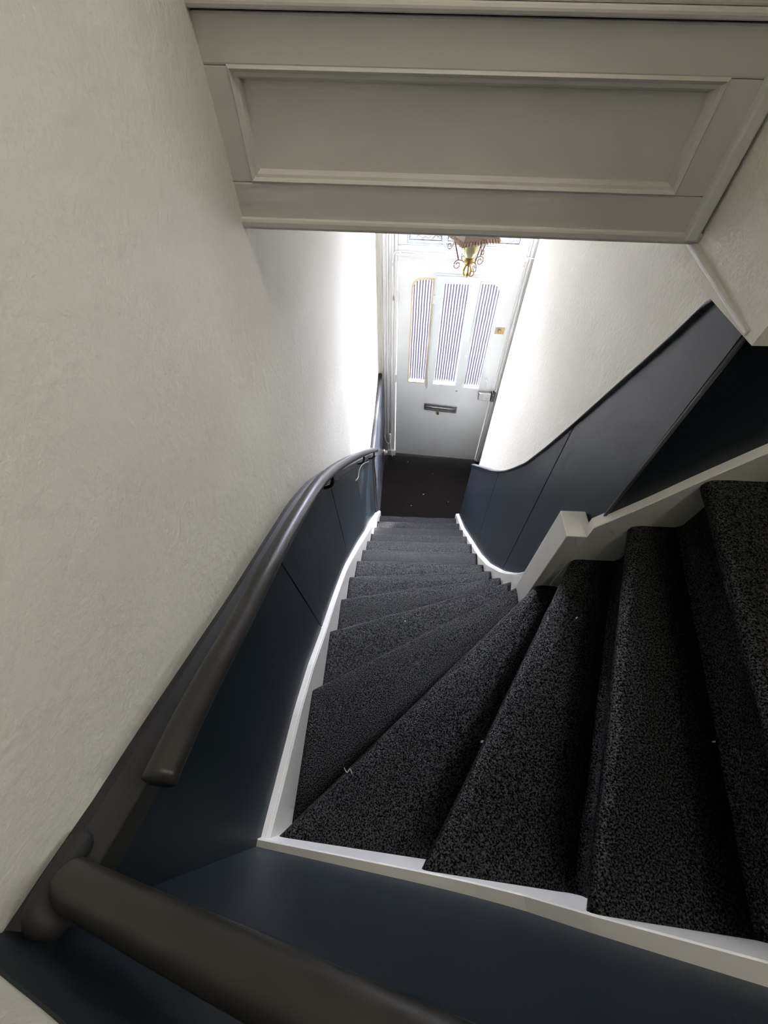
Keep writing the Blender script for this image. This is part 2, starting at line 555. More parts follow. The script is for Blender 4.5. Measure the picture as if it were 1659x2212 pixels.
# wall along the upper flight, dark dado below, plaster above
wall_flight = prism('wall_upper_flight', [(CORNER[0] + 0.012, CORNER[1] + 0.012), (CORNER[0] + 0.012, CORNER[1] + 0.10), (2.6, CORNER[1] + 0.10), (2.6, CORNER[1] + 0.012)], 0.0, 3.4, M_PLASTER)
tag(wall_flight, kind='structure')
wf2 = prism('wall_upper_flight', [(0.62, 0.56), (0.62, 0.70), (2.6, 0.70), (2.6, 0.56)], 3.38, TOP, M_PLASTER)
tag(wf2, kind='structure')
V = []
for x, z0, z1 in ((CORNER[0] + 0.001, 2.45, 3.05), (0.60, 2.60, 3.052), (0.80, 2.83, 3.10), (1.4, 3.3, 3.39)):
    for y in (CORNER[1], CORNER[1] + 0.013):
        V += [(x, y, z0), (x, y, z1)]
F = []
for i in range(3):
    a, b = i * 4, i * 4 + 4
    F += [(a, b, b + 1, a + 1), (a + 2, a + 3, b + 3, b + 2), (a + 1, b + 1, b + 3, a + 3), (a, a + 2, b + 2, b)]
F += [(0, 1, 3, 2), (12, 14, 15, 13)]
obj_from('dado_panel', V, F, M_NAVY, wall_flight)
# corner bead of the dado, paler than its panels
tube('corner_bead', [(CORNER[0] + 0.001, CORNER[1] + 0.002, 2.50), (CORNER[0] + 0.001, CORNER[1] - 0.003, 3.07)], 0.004, M_BEADPALE, wall_flight, 8, 1)

trim = obj_from('trim_1', *box_raw(0.487, XU + 0.02, 0.575, 0.835, 3.108, 3.119), M_WOODWHITE)
trim.data.transform(Matrix())
for v in trim.data.vertices:      # the ledge falls slightly towards the corner and dies into the wall
    t = (0.835 - v.co.y) / 0.25
    v.co.z -= 0.030 * t
    if v.co.x < 0.49: v.co.x += 0.008 * t
bevel(trim, 0.004, 3)
tag(trim, 'white ledge trim under the upper plaster wall', kind='structure')

# ---- bulkhead: panelled face across the stairwell
bulk = empty('wall_bulkhead', (0.09, 0.815, 3.13))
tag(bulk, 'panelled grey-white bulkhead spanning the stairwell above the opening', kind='structure')
YB = 0.813
def bz(x, z):  # the whole bulkhead hangs about a degree out of level
    return z - 0.017 * (x + 0.30) / 0.77
def bulk_box(name, x0, x1, y0, y1, z0, z1, mat=M_BULK, bev=0.003):
    v, f = box_raw(x0, x1, y0, y1, z0, z1)
    v = [(x, y, bz(x, z)) for x, y, z in v]
    o = obj_from(name, v, f, mat, bulk)
    if bev: bevel(o, bev)
    return o
XL, XR = -0.312, 0.505
bulk_box('bottom_rail', XL, XR, YB, YB + 0.03, 3.134, 3.196)
bulk_box('bottom_bead', XL, XR, YB - 0.008, YB + 0.03, 3.130, 3.147, bev=0.005)
bulk_box('top_rail', XL, XR, YB, YB + 0.03, 3.324, 3.372)
bulk_box('stile', XL, -0.266, YB, YB + 0.03, 3.196, 3.324, bev=0.001)
bulk_box('stile', 0.425, XR, YB, YB + 0.03, 3.196, 3.324, bev=0.001)
bulk_box('panel', -0.268, 0.427, YB + 0.016, YB + 0.026, 3.194, 3.326)
bulk_box('ledge', XL, XR, YB - 0.010, YB + 0.03, 3.3735, 3.384, bev=0.004)
bulk_box('upper_boards', XL, XR, YB + 0.012, YB + 0.04, 3.384, TOP)
# mitred moulding round the panel
def frame_mould(x0, x1, z0, z1):
    prof = [(0.0, 0.016), (0.0, 0.001), (0.004, -0.003), (0.008, 0.003), (0.012, 0.004), (0.015, 0.011), (0.016, 0.016)]
    cs = [(x0, z0, 1, 1), (x1, z0, -1, 1), (x1, z1, -1, -1), (x0, z1, 1, -1)]
    for i in range(4):
        a, b = cs[i], cs[(i + 1) % 4]
        rings = [[(c[0] + c[2] * d, YB + e, bz(c[0] + c[2] * d, c[1] + c[3] * d)) for d, e in prof] for c in (a, b)]
        loft('panel_moulding', rings, M_BULK, bulk)
frame_mould(-0.268, 0.427, 3.194, 3.326)
bulk_box('back_board', XL, XR, YB + 0.03, YB + 0.05, 3.14, TOP, bev=0)
# narrow corner strip where the bulkhead meets the right wall
bulk_box('corner_strip', 0.470, 0.492, YB - 0.014, YB + 0.005, 3.136, TOP, M_WOODWHITE, 0.004)

# ---- back wall beside the camera
wall_back = empty('wall_back', (0.5, -0.2, 2.2))
tag(wall_back, kind='structure')
BTOP = [(-0.33, 2.955), (-0.251, 3.017), (-0.171, 3.056), (0.2, 3.28), (0.9, 3.80), (2.6, 4.9)]
BBOT = [(-0.33, 2.27), (-0.264, 2.293), (-0.008, 2.369), (0.06, 2.390), (0.12, 2.412), (0.18, 2.442), (0.234, 2.480), (0.28, 2.530), (0.32, 2.572), (0.40, 2.640), (0.47, 2.70), (0.9, 3.13), (2.6, 4.0)]
btop = lambda x: lerp_list(BTOP, x)
bbot = lambda x: lerp_list(BBOT, x)
xs = [-0.30, -0.26, -0.20, -0.12, -0.008, 0.1, 0.234, 0.375, 0.47, 0.7, 0.9, 1.6, 2.6]
rings = [[(x, bd(x), bbot(x) - 0.05), (x, bd(x), btop(x)), (x, bd(x) - 0.003, btop(x)), (x, bd(x) - 0.003, bbot(x) - 0.05)] for x in xs]
loft('dado_panel', rings, M_NAVY, wall_back)
rings = [[(x, bd(x) - 0.002, 0.0), (x, bd(x) - 0.002, TOP), (x, bd(x) - 0.10, TOP), (x, bd(x) - 0.10, 0.0)] for x in [-0.40] + xs[1:]]
loft('plaster', rings, M_PLASTER, wall_back)

# upper storey shell, out of view, closes the stairwell
WY0, WY1, WZ0, WZ1 = -0.12, 0.48, 3.55, 4.95
w = obj_from('wall_upper_end', *join_raw([box_raw(2.6, 2.7, -0.4, WY0, 0.0, TOP), box_raw(2.6, 2.7, WY1, 0.8, 0.0, TOP), box_raw(2.6, 2.7, WY0, WY1, 0.0, WZ0), box_raw(2.6, 2.7, WY0, WY1, WZ1, TOP)]), M_PLASTER)
tag(w, kind='structure')
w2 = empty('fill_window', (2.65, 0.18, WZ0))  # unseen window, added to spread fill light over the near walls
tag(w2, 'unseen landing window added for fill light, with dimmed panes', kind='structure')
obj_from('sash', *join_raw([box_raw(2.62, 2.66, WY0, WY0 + 0.05, WZ0, WZ1), box_raw(2.62, 2.66, WY1 - 0.05, WY1, WZ0, WZ1), box_raw(2.62, 2.66, WY0, WY1, WZ0, WZ0 + 0.05), box_raw(2.62, 2.66, WY0, WY1, WZ1 - 0.05, WZ1), box_raw(2.62, 2.66, WY0, WY1, 4.22, 4.26)]), M_WOODWHITE, w2)
obj_from('fill_pane', [(2.64, WY0, WZ0), (2.64, WY1, WZ0), (2.64, WY1, WZ1), (2.64, WY0, WZ1)], [(0, 1, 2, 3)], M_FILLPANE, w2)
pd = bpy.data.lights.new('portal', 'AREA')
pd.shape = 'RECTANGLE'; pd.size = WY1 - WY0; pd.size_y = WZ1 - WZ0
pd.cycles.is_portal = True
po = bpy.data.objects.new('daylight_portal', pd)
COL.objects.link(po)
po.matrix_world = Matrix(((0, 0, 1, 2.69), (1, 0, 0, (WY0 + WY1) / 2), (0, 1, 0, (WZ0 + WZ1) / 2), (0, 0, 0, 1)))
c = prism('ceiling', [(-0.42, -0.4), (2.7, -0.4), (2.7, 0.95), (-0.42, 0.95)], TOP, TOP + 0.1, M_PLASTER)
tag(c, kind='structure')
c = prism('ceiling', [(-0.36, YB + 0.032), (1.2, YB + 0.032), (1.2, 3.45), (-0.36, 3.45)], 3.150, 3.26, M_PLASTER)
tag(c, 'ceiling over the lower flight and entrance', kind='structure')

# ------------------------------------------------------------------ floor at the door
fl = prism('floor', [(-0.42, -0.42), (2.7, -0.42), (2.7, 0.75), (1.1, 0.75), (1.1, 3.42), (-0.42, 3.42)], -0.06, 0.0, M_MAT)
tag(fl, 'dark brown-black carpet on the entrance floor inside the front door', kind='structure')

# ------------------------------------------------------------------ staircase
stairs = empty('staircase', (0.17, 2.3, 0))
tag(stairs, 'winding staircase in charcoal carpet with white strings and newel post', 'staircase')
R = 0.183
NOSE = {  # plan of every nosing: (left end, right end)
    1: ((-0.20, 2.279), (0.567, 2.284)), 2: ((-0.205, 2.085), (0.555, 2.095)), 3: ((-0.212, 1.895), (0.545, 1.905)),
    4: ((-0.216, 1.712), (0.536, 1.722)), 5: ((-0.228, 1.530), (0.527, 1.541)), 6: ((-0.237, 1.345), (0.517, 1.355)),
    7: ((-0.246, 1.160), (0.507, 1.171)), 8: ((-0.253, 0.959), (0.501, 1.031)), 9: ((-0.259, 0.750), (0.496, 0.900)),
    10: ((-0.263, 0.530), (0.488, 0.787)), 11: ((-0.270, 0.268), (0.470, 0.683)), 12: ((-0.263, -0.096), (0.480, 0.612)),
    13: ((0.070, -0.114), (0.510, 0.590)), 14: ((0.316, -0.119), (0.594, 0.600)), 15: ((0.505, -0.137), (0.664, 0.600)),
    16: ((0.72, -0.15), (0.80, 0.600)), 17: ((0.93, -0.163), (0.97, 0.60)), 18: ((1.14, -0.17), (1.15, 0.60))}
def ext(a, b, e):
    d = (Vector(b) - Vector(a)).normalized()
    return Vector(a) - d * e, Vector(b) + d * e
for k in range(1, 18):
    e = 0.010
    a, b = ext(*NOSE[k], e)
    c0, c1 = ext(*NOSE[k + 1], e)
    z = R * k
    n = 36
    rings = []
    for i in range(n + 1):
        t = i / n
        f = a.lerp(b, t); g = c0.lerp(c1, t)
        d = g - f
        L = d.length
        d = d / max(L, 1e-6)
        rec = min(0.055, 0.75 * L + 0.01)
        rr = 0.019
        # soft, slightly uneven pile edge
        wob = 0.0022 * noise.noise(Vector((t * 14, k * 3.1, 0)))
        f = f + d * wob
        def P(s, dz):
            q = f + d * s
            return (q.x, q.y, z + dz)
        over = L + 0.07
        ring = [P(over, 0), P(L * 0.75, 0), P(L * 0.5, 0.0006), P(L * 0.28 + 0.01, 0.001), P(min(0.05, L * 0.3 + 0.005), 0.0005)]
        for s in range(7):
            ang = math.pi / 2 + math.pi * s / 6
            ring.append(P(rr + rr * math.cos(ang), -rr + rr * math.sin(ang)))
        ring += [P(rec * 0.6, -2 * rr - 0.004), P(rec, -2 * rr - 0.012), P(rec, -R * 0.6), P(rec - 0.004, -R + 0.01), P(rec - 0.02, -R - 0.004), P(rec + 0.02, -R - 0.02), P(over, -R - 0.02)]
        rings.append(ring)
    st = loft('carpeted_step', rings, M_CARPET, stairs, smooth=True)
# strings (white side boards)
def string_x(name, ys, inner, outer, top, depth, mat=M_STRING):
    rings = []
    for y in ys:
        zi, zo = inner(y), outer(y)
        s = 1 if zi > zo else -1
        t = top(y)
        rings.append([(zi, y, max(0, t - depth)), (zi, y, t - 0.012), (zi - s * 0.003, y, t - 0.008), (zi - s * 0.003, y, t - 0.002), (zi - s * 0.006, y, t), (zo - s * 0.008, y, t + 0.001), (zo - s * 0.008, y, max(0, t - depth))])
    return loft(name, rings, mat, stairs)
n = 60
string_x('side_string', [-0.112 + i * (2.335 + 0.112) / n for i in range(n + 1)], sl, ld, strz, 0.42)
def rs_top(y):
    return rbot(y) + 0.002
string_x('side_string', [0.66 + i * (2.35 - 0.66) / n for i in range(n + 1)], lambda y: rd(y) - 0.024, rd, rs_top, 0.55)
# back string with its bead and ledge
rings = []
for i in range(41):
    x = -0.285 + i * (1.2 + 0.285) / 40
    t = bbot(x)
    rings.append([(x, bs(x), t - 0.5), (x, bs(x), t - 0.007), (x, bs(x) - 0.002, t - 0.0055), (x, bs(x) - 0.002, t - 0.003), (x, bs(x), t - 0.0025), (x, bs(x) - 0.002, t), (x, bd(x) - 0.008, t), (x, bd(x) - 0.008, t - 0.5)])
loft('side_string', rings, M_STRING, stairs)
# inner string of the upper flight
UT = [(0.50, 2.540), (0.59, 2.652), (0.648, 2.732), (0.728, 2.835), (0.95, 3.07), (1.3, 3.42)]
rings = []
for i in range(31):
    x = 0.505 + i * (1.2 - 0.505) / 30
    t = lerp_list(UT, x)
    y0, y1 = 0.592, CORNER[1] + 0.008
    rings.append([(x, y0, t - 0.45), (x, y0, t - 0.003), (x, y0 + 0.003, t), (x, y1, t + 0.002), (x, y1, t - 0.45)])
loft('side_string', rings, M_STRING, stairs)
# newel post
nv = []
for (xa, ya, xb, yb, z) in ((0.457, 0.594, 0.5245, 0.680, 1.55), (0.4525, 0.593, 0.5225, 0.679, 2.500)):
    nv += [(xa, ya, z), (xb, ya, z), (xb, yb, z), (xa, yb, z)]
newel = obj_from('newel_post', nv, [(0, 1, 2, 3), (4, 5, 6, 7), (0, 1, 5, 4), (1, 2, 6, 5), (2, 3, 7, 6), (3, 0, 4, 7)], M_STRING, stairs)
bevel(newel, 0.003, 3)
tag(newel, 'square white newel post with chipped edges')

# landing behind the last step
ld_f = prism('floor', [(1.2, -0.30), (2.6, -0.30), (2.6, 0.62), (1.2, 0.62)], 3.20, 3.27, M_FLOORUP)
tag(ld_f, kind='structure')

# ------------------------------------------------------------------ handrails
rail1 = empty('handrail', (-0.23, 1.0, 2.3))
tag(rail1, 'dark painted wooden handrail following the left wall down towards the door', 'handrail')
RP = [(-0.237, -0.001, 2.913), (-0.237, 0.048, 2.896), (-0.237, 0.113, 2.866), (-0.236, 0.204, 2.82), (-0.235, 0.325, 2.764), (-0.234, 0.499, 2.673), (-0.233, 0.664, 2.576),
      (-0.232, 0.794, 2.482), (-0.229, 0.953, 2.350), (-0.221, 1.2, 2.133), (-0.211, 1.505, 1.852), (-0.203, 1.80, 1.575), (-0.194, 2.06, 1.322)]
tube('rail', RP, 0.0180, M_RAIL, rail1, 20, 5, squash=0.92)
# iron brackets
def bracket(y, side=0.0):
    zt = lerp_list([(p[1], p[2]) for p in RP], y)
    xr = lerp_list([(p[1], p[0]) for p in RP], y)
    xw = ld(y)
    v1 = rings_raw(tube('', [(xw, y, zt - 0.075), (xw + 0.02, y, zt - 0.082), (xr - 0.008, y, zt - 0.070), (xr + 0.002, y, zt - 0.045), (xr, y, zt - 0.018)], 0.0065, None, None, 8, 5, raw=True))
    disc = [[(xw + dx, y + 0.02 * math.cos(a), zt - 0.075 + 0.026 * math.sin(a)) for a in [2 * math.pi * i / 16 for i in range(16)]] for dx in (0.0, 0.006)]
    V, F = join_raw([v1, rings_raw(disc)])
    return obj_from('bracket', V, F, M_BLACKIRON, rail1, True)
for y in (0.845, 1.50, 1.93):
    bracket(y)
# small bead strip on the panel under the rail
tube('bead_strip', [(ld(y) + 0.002, y, capz(y) - 0.078) for y in (0.0, 0.25, 0.5, 0.7, 0.9, 1.1)], 0.0035, M_NAVY, wall_left, 6, 4)

rail2 = empty('handrail', (0.2, -0.08, 3.2))
tag(rail2, 'thick dark handrail in the foreground on the back wall below the camera', 'handrail')
tube('rail', [(-0.270, -0.075, 2.945), (-0.250, -0.077, 2.957), (-0.177, -0.082, 3.0), (-0.11, -0.087, 3.037), (-0.02, -0.094, 3.086), (0.2, -0.110, 3.225), (0.9, -0.160, 3.75)], 0.0168, M_RAIL, rail2, 24, 6, squash=0.95)
tube('bracket', [(0.35, bd(0.35), 3.25), (0.35, bd(0.35) + 0.03, 3.25), (0.35, -0.105, 3.29), (0.35, -0.105, 3.35)], 0.006, M_BLACKIRON, rail2, 8, 5)

# lumpy curl in the corner where the caps meet
curl = empty('corner_curl', (-0.28, -0.085, 2.93))
tag(curl, 'dark curled lump in the corner where the two rails meet', 'curled lump')
def spiral(center, ax, ay, r0, r1, turns, n=28, ph=0.0):
    ax, ay = Vector(ax), Vector(ay)
    out = []
    for i in range(n + 1):
        t = i / n
        r = r0 + (r1 - r0) * t
        a = ph + turns * 2 * math.pi * t
        out.append(Vector(center) + ax * math.cos(a) * r + ay * math.sin(a) * r)
    return out
tube('scroll', spiral((-0.268, -0.088, 2.940), (0.75, 0.25, -0.5), (-0.35, -0.2, 0.9), 0.021, 0.007, 1.3, ph=0.4), 0.0075, M_CAP, curl, 12, 2)
tube('curl_stem', [(-0.287, -0.055, 2.925), (-0.284, -0.075, 2.942), (-0.278, -0.092, 2.955), (-0.268, -0.099, 2.950)], 0.0125, M_CAP, curl, 14, 6, round_ends=True)

# cables at the lower end of the rail
w1 = tube('cable', [(-0.236, 1.94, 1.42 - 0.09), (-0.228, 1.80, 1.47), (-0.240, 1.66, 1.60), (-0.25, 1.56, 1.66), (-0.252, 1.50, 1.66), (-0.255, 1.42, 1.72)], 0.0022, M_CABLE, None, 6, 6)
tag(w1, 'thin white cable looped under the lower end of the left handrail', 'cable')
w2 = tube('cord', [(-0.196, 2.02, 1.300), (-0.212, 2.10, 1.22), (-0.226, 2.19, 1.02), (-0.221, 2.22, 0.80), (-0.225, 2.235, 0.55), (-0.218, 2.262, 0.275)], 0.0055, M_DARKCORD, None, 8, 6)
tag(w2, 'dark cord hanging from the rail end down to the white string', 'cord')

# ------------------------------------------------------------------ entrance: casing, door, transom (local frame u along the door, v up, w into the hall)
D0 = Vector((-0.058, 3.329, 0)); DU = Vector((0.9968, -0.0804, 0)); DW = Vector((-0.0804, -0.9968, 0)); DZ = Vector((0, 0, 1))
DM = Matrix(((DU.x, DW.x, 0, D0.x), (DU.y, DW.y, 0, D0.y), (0, 0, 1, 0), (0, 0, 0, 1)))  # columns u, w, v
def dl(u, w, v): return DM @ Vector((u, w, v))
def dbox(name, u0, u1, w0, w1, v0, v1, mat, parent=None, bev=0.003):
    v, f = box_raw(u0, u1, w0, w1, v0, v1)
    o = obj_from(name, [DM @ Vector(p) for p in v], f, mat, parent)
    if bev: bevel(o, bev)
    return o
def dlocal(name, verts, faces, mat, parent=None, smooth=False):
    """keeps its own frame, so that stripes run along the pane"""
    me = bpy.data.meshes.new(name)
    me.from_pydata([tuple(v) for v in verts], [], faces)
    bm = bmesh.new(); bm.from_mesh(me)
    bmesh.ops.recalc_face_normals(bm, faces=bm.faces)
    bm.to_mesh(me); bm.free()
    me.materials.append(mat)
    for p in me.polygons: p.use_smooth = smooth
    o = bpy.data.objects.new(name, me)
    COL.objects.link(o)
    o.matrix_world = DM
    if parent is not None:
        o.parent = parent
        o.matrix_parent_inverse = parent_world(parent).inverted()
        o.matrix_basis = DM
    return o

# wall around and over the door
wf = empty('wall_front', D0)
tag(wf, 'wall around the front door', kind='structure')
dbox('side_wall', -0.40, -0.160, -0.20, -0.01, 0, 3.2, M_PLASTER, wf, 0)
dbox('side_wall', 0.970, 1.40, -0.20, -0.01, 0, 3.2, M_PLASTER, wf, 0)
dbox('lintel_wall', -0.165, 0.975, -0.20, -0.01, 2.92, 3.2, M_PLASTER, wf, 0)

casing = empty('trim_2', dl(-0.1, 0, 0))
tag(casing, 'white moulded door casing with uneven old paint', kind='structure')
# left casing: a stack of vertical mouldings
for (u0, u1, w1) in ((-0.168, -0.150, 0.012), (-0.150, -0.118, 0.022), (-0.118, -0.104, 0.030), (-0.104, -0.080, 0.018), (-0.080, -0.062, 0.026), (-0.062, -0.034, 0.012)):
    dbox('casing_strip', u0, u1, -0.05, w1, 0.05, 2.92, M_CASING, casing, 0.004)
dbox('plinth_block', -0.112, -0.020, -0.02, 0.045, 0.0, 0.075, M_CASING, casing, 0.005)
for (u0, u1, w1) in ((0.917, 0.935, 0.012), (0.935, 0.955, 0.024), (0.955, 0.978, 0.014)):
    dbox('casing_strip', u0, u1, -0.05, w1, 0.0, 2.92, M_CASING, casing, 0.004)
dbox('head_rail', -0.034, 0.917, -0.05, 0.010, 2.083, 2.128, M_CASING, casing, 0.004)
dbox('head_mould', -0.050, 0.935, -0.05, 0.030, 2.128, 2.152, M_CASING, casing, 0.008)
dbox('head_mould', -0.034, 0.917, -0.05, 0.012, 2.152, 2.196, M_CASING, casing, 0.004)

# surface cable clipped along the head
hc = tube('cable', [dl(-0.066, 0.03, 1.49), dl(-0.062, 0.03, 1.85), dl(-0.066, 0.03, 2.12), dl(-0.009, 0.036, 2.163), dl(0.17, 0.036, 2.158), dl(0.34, 0.036, 2.160), dl(0.73, 0.036, 2.158), dl(0.90, 0.036, 2.160), dl(0.968, 0.034, 2.156)], 0.004, M_CABLE, None, 6, 6)
tag(hc, 'white cable clipped along the moulding over the front door', 'cable')
for u in (-0.009, 0.17, 0.34, 0.73, 0.90):
    dbox('cable_clip', u - 0.006, u + 0.006, 0.03, 0.044, 2.154, 2.170, M_CABLE, hc, 0.002)

# door leaf with three lights
door = empty('door_1', dl(0.44, 0, 0))
tag(door, 'white front door with three reeded glass lights', kind='structure')
def arc_pts(cx, cy, rx, ry, a0, a1, n=8):
    return [(cx + rx * math.cos(math.radians(a0 + (a1 - a0) * i / n)), cy + ry * math.sin(math.radians(a0 + (a1 - a0) * i / n))) for i in range(n + 1)]
HOLE_L = [(0.090, 1.012), (0.252, 1.012), (0.255, 1.968)] + arc_pts(0.165, 1.893, 0.075, 0.075, 90, 180)
HOLE_C = [(0.328, 1.012), (0.556, 1.012), (0.556, 1.962), (0.328, 1.962)]
HOLE_R = [(0.628, 0.992), (0.782, 0.992), (0.786, 1.885)] + arc_pts(0.712, 1.885, 0.074, 0.074, 0, 90) + [(0.630, 1.959)]
OUTER = [(-0.029, 0.008), (0.912, 0.008), (0.912, 2.072), (-0.029, 2.079)]
def slab_with_holes(name, outer, holes, w0, w1, mat, parent, bev=0.003):
    loops = [outer] + holes
    tri = geometry.tessellate_polygon([[Vector((u, v, 0)) for u, v in l] for l in loops])
    flat = [p for l in loops for p in l]
    n = len(flat)
    V = [dl(u, w1, v) for u, v in flat] + [dl(u, w0, v) for u, v in flat]
    F = [tuple(t) for t in tri] + [tuple(i + n for i in reversed(t)) for t in tri]
    b = 0
    for l in loops:
        m = len(l)
        for i in range(m):
            j = (i + 1) % m
            F.append((b + i, b + j, n + b + j, n + b + i))
        b += m
    return obj_from(name, V, F, mat, parent)
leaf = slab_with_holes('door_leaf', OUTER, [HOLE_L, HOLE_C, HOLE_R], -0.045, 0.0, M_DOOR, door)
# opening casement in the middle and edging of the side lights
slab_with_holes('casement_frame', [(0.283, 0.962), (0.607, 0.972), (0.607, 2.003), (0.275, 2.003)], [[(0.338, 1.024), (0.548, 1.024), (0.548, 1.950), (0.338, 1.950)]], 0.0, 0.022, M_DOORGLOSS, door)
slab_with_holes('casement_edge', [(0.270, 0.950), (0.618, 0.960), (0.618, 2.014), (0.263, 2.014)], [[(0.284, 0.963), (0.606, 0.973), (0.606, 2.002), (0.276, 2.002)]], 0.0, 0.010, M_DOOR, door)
def offset_loop(l, d):
    cx = sum(p[0] for p in l) / len(l); cy_ = sum(p[1] for p in l) / len(l)
    us = [p[0] for p in l]; vs_ = [p[1] for p in l]
    hu = (max(us) - min(us)) / 2; hv = (max(vs_) - min(vs_)) / 2
    mu = (max(us) + min(us)) / 2; mv = (max(vs_) + min(vs_)) / 2
    return [(mu + (u - mu) * (hu + d) / hu, mv + (v - mv) * (hv + d) / hv) for u, v in l]
slab_with_holes('glazing_putty', offset_loop(HOLE_L, 0.008), [offset_loop(HOLE_L, -0.006)], -0.004, 0.003, M_PUTTY, door)
slab_with_holes('glazing_bead', offset_loop(HOLE_R, 0.010), [offset_loop(HOLE_R, -0.005)], -0.004, 0.006, M_DOORGLOSS, door)
def reeded(loop, w, name='reeded_pane', pitch=0.0225):
    us = [p[0] for p in loop]; vmin = min(p[1] for p in loop); vmax = max(p[1] for p in loop)
    u0, u1 = min(us) - 0.004, max(us) + 0.004
    n = int((u1 - u0) / pitch * 8)
    V, F = [], []
    for i in range(n + 1):
        u = u0 + (u1 - u0) * i / n
        bulge = 0.0035 * abs(math.sin(math.pi * u / pitch))
        V += [(u, w + bulge, vmin - 0.004), (u, w + bulge, vmax + 0.004)]
    for i in range(n):
        F.append((2 * i, 2 * i + 2, 2 * i + 3, 2 * i + 1))
    return dlocal(name, V, F, M_REED, leaf, True)
reeded(HOLE_L, -0.028)
reeded(HOLE_C, -0.020)
reeded(HOLE_R, -0.028)
# furniture
for v0, v1 in ((1.777, 1.872), (1.0, 1.086)):
    dbox('hinge', -0.036, -0.022, 0.0, 0.014, v0, v1, M_CASING, door, 0.004)
dbox('lock_case', 0.790, 0.908, 0.0, 0.040, 0.884, 0.972, M_STEEL, door, 0.006)
dbox('lock_keep', 0.910, 0.946, 0.0, 0.045, 0.880, 0.985, M_DARKSTEEL, door, 0.004)
for v in (0.905, 0.955):
    dbox('keep_screw', 0.922, 0.932, 0.044, 0.048, v, v + 0.010, M_STEEL, door, 0.002)
pl = dbox('lock_plate', 0.811, 0.888, 0.0, 0.004, 1.556, 1.614, M_DULLBRASS, door, 0.001)
lathe_c = dl(0.848, 0.0, 1.586)
rings = [[dl(0.848 + r * math.cos(a), w, 1.586 + r * math.sin(a)) for a in [2 * math.pi * i / 16 for i in range(16)]] for r, w in ((0.014, 0.003), (0.014, 0.012), (0.010, 0.016))]
loft('lock_cylinder', rings, M_DULLBRASS, pl)
tube('pull_handle', [dl(0.840, 0.0, 1.022), dl(0.840, 0.026, 1.030), dl(0.837, 0.030, 1.070), dl(0.834, 0.026, 1.108), dl(0.833, 0.0, 1.115)], 0.006, M_DOORGLOSS, door, 8, 5)
lb = slab_with_holes('letter_plate', [(0.270, 0.690), (0.604, 0.678), (0.604, 0.757), (0.270, 0.769)], [[(0.284, 0.702), (0.590, 0.691), (0.590, 0.744), (0.284, 0.755)]], 0.0, 0.012, M_STEEL, door)
slab_with_holes('letter_flap', [(0.286, 0.704), (0.588, 0.693), (0.588, 0.742), (0.286, 0.753)], [], 0.0, 0.007, M_STEEL, lb)
tube('flap_rib', [dl(0.290, 0.009, 0.734), dl(0.584, 0.009, 0.723)], 0.005, M_STEEL, lb, 8, 1)
dbox('flap_catch', 0.407, 0.429, 0.0, 0.018, 0.641, 0.686, M_DULLBRASS, door, 0.003)
for u, v in ((0.262, 0.962), (0.575, 0.945)):
    dbox('casement_peg', u - 0.006, u + 0.006, 0.0, 0.014, v - 0.006, v + 0.006, M_DOORGLOSS, door, 0.003)
for u, v in ((0.270, 1.82), (0.279, 1.13)):
    dbox('casement_hinge', u - 0.007, u + 0.007, 0.01, 0.026, v - 0.035, v + 0.035, M_DOORGLOSS, door, 0.003)
dbox('casement_catch', 0.590, 0.612, 0.022, 0.036, 1.32, 1.35, M_DOORGLOSS, door, 0.003)

# transom window over the door
win = empty('window_1', dl(0.44, 0, 2.2))
tag(win, 'three-light transom window over the front door', kind='structure')
slab_with_holes('sash_frame', [(-0.034, 2.196), (0.917, 2.196), (0.917, 2.92), (-0.034, 2.92)],
                [[(0.034, 2.206), (0.300, 2.206), (0.300, 2.86), (0.034, 2.86)], [(0.318, 2.206), (0.596, 2.206), (0.596, 2.86), (0.318, 2.86)], [(0.614, 2.206), (0.862, 2.206), (0.862, 2.86), (0.614, 2.86)]], -0.05, 0.0, M_DOORGLOSS, win)
for u0, u1 in ((0.034, 0.300), (0.318, 0.596), (0.614, 0.862)):
    fr = slab_with_holes('sash', [(u0 + 0.001, 2.207), (u1 - 0.001, 2.207), (u1 - 0.001, 2.858), (u0 + 0.001, 2.858)], [[(u0 + 0.013, 2.222), (u1 - 0.013, 2.222), (u1 - 0.013, 2.844), (u0 + 0.013, 2.844)]], -0.04, -0.010, M_DOORGLOSS, win)
    slab_with_holes('lead_line', [(u0 + 0.013, 2.222), (u1 - 0.013, 2.222), (u1 - 0.013, 2.844), (u0 + 0.013, 2.844)], [[(u0 + 0.018, 2.229), (u1 - 0.018, 2.229), (u1 - 0.018, 2.839), (u0 + 0.018, 2.839)]], -0.036, -0.026, M_DARKSTEEL, fr)
    dlocal('pane', [(u0 + 0.010, -0.030, 2.218), (u1 - 0.010, -0.030, 2.218), (u1 - 0.010, -0.030, 2.848), (u0 + 0.010, -0.030, 2.848)], [(0, 1, 2, 3)], M_PATTERN, fr)

# bell wire and its little box at the foot of the left casing
bell = empty('cable_pull', dl(-0.083, 0.04, 0.07))
tag(bell, 'small white cable pull with cord at the foot of the left door casing', 'cable pull')
tube('cylinder', [dl(-0.083, 0.048, 0.215), dl(-0.083, 0.048, 0.335)], 0.013, M_CABLE, bell, 12, 1, round_ends=True)
tube('cord', [dl(-0.150, 0.03, 0.29), dl(-0.125, 0.04, 0.215), dl(-0.095, 0.05, 0.190), dl(-0.080, 0.055, 0.205), dl(-0.072, 0.06, 0.15), dl(-0.060, 0.065, 0.06), dl(-0.050, 0.07, 0.012)], 0.005, M_CABLE, bell, 8, 6)

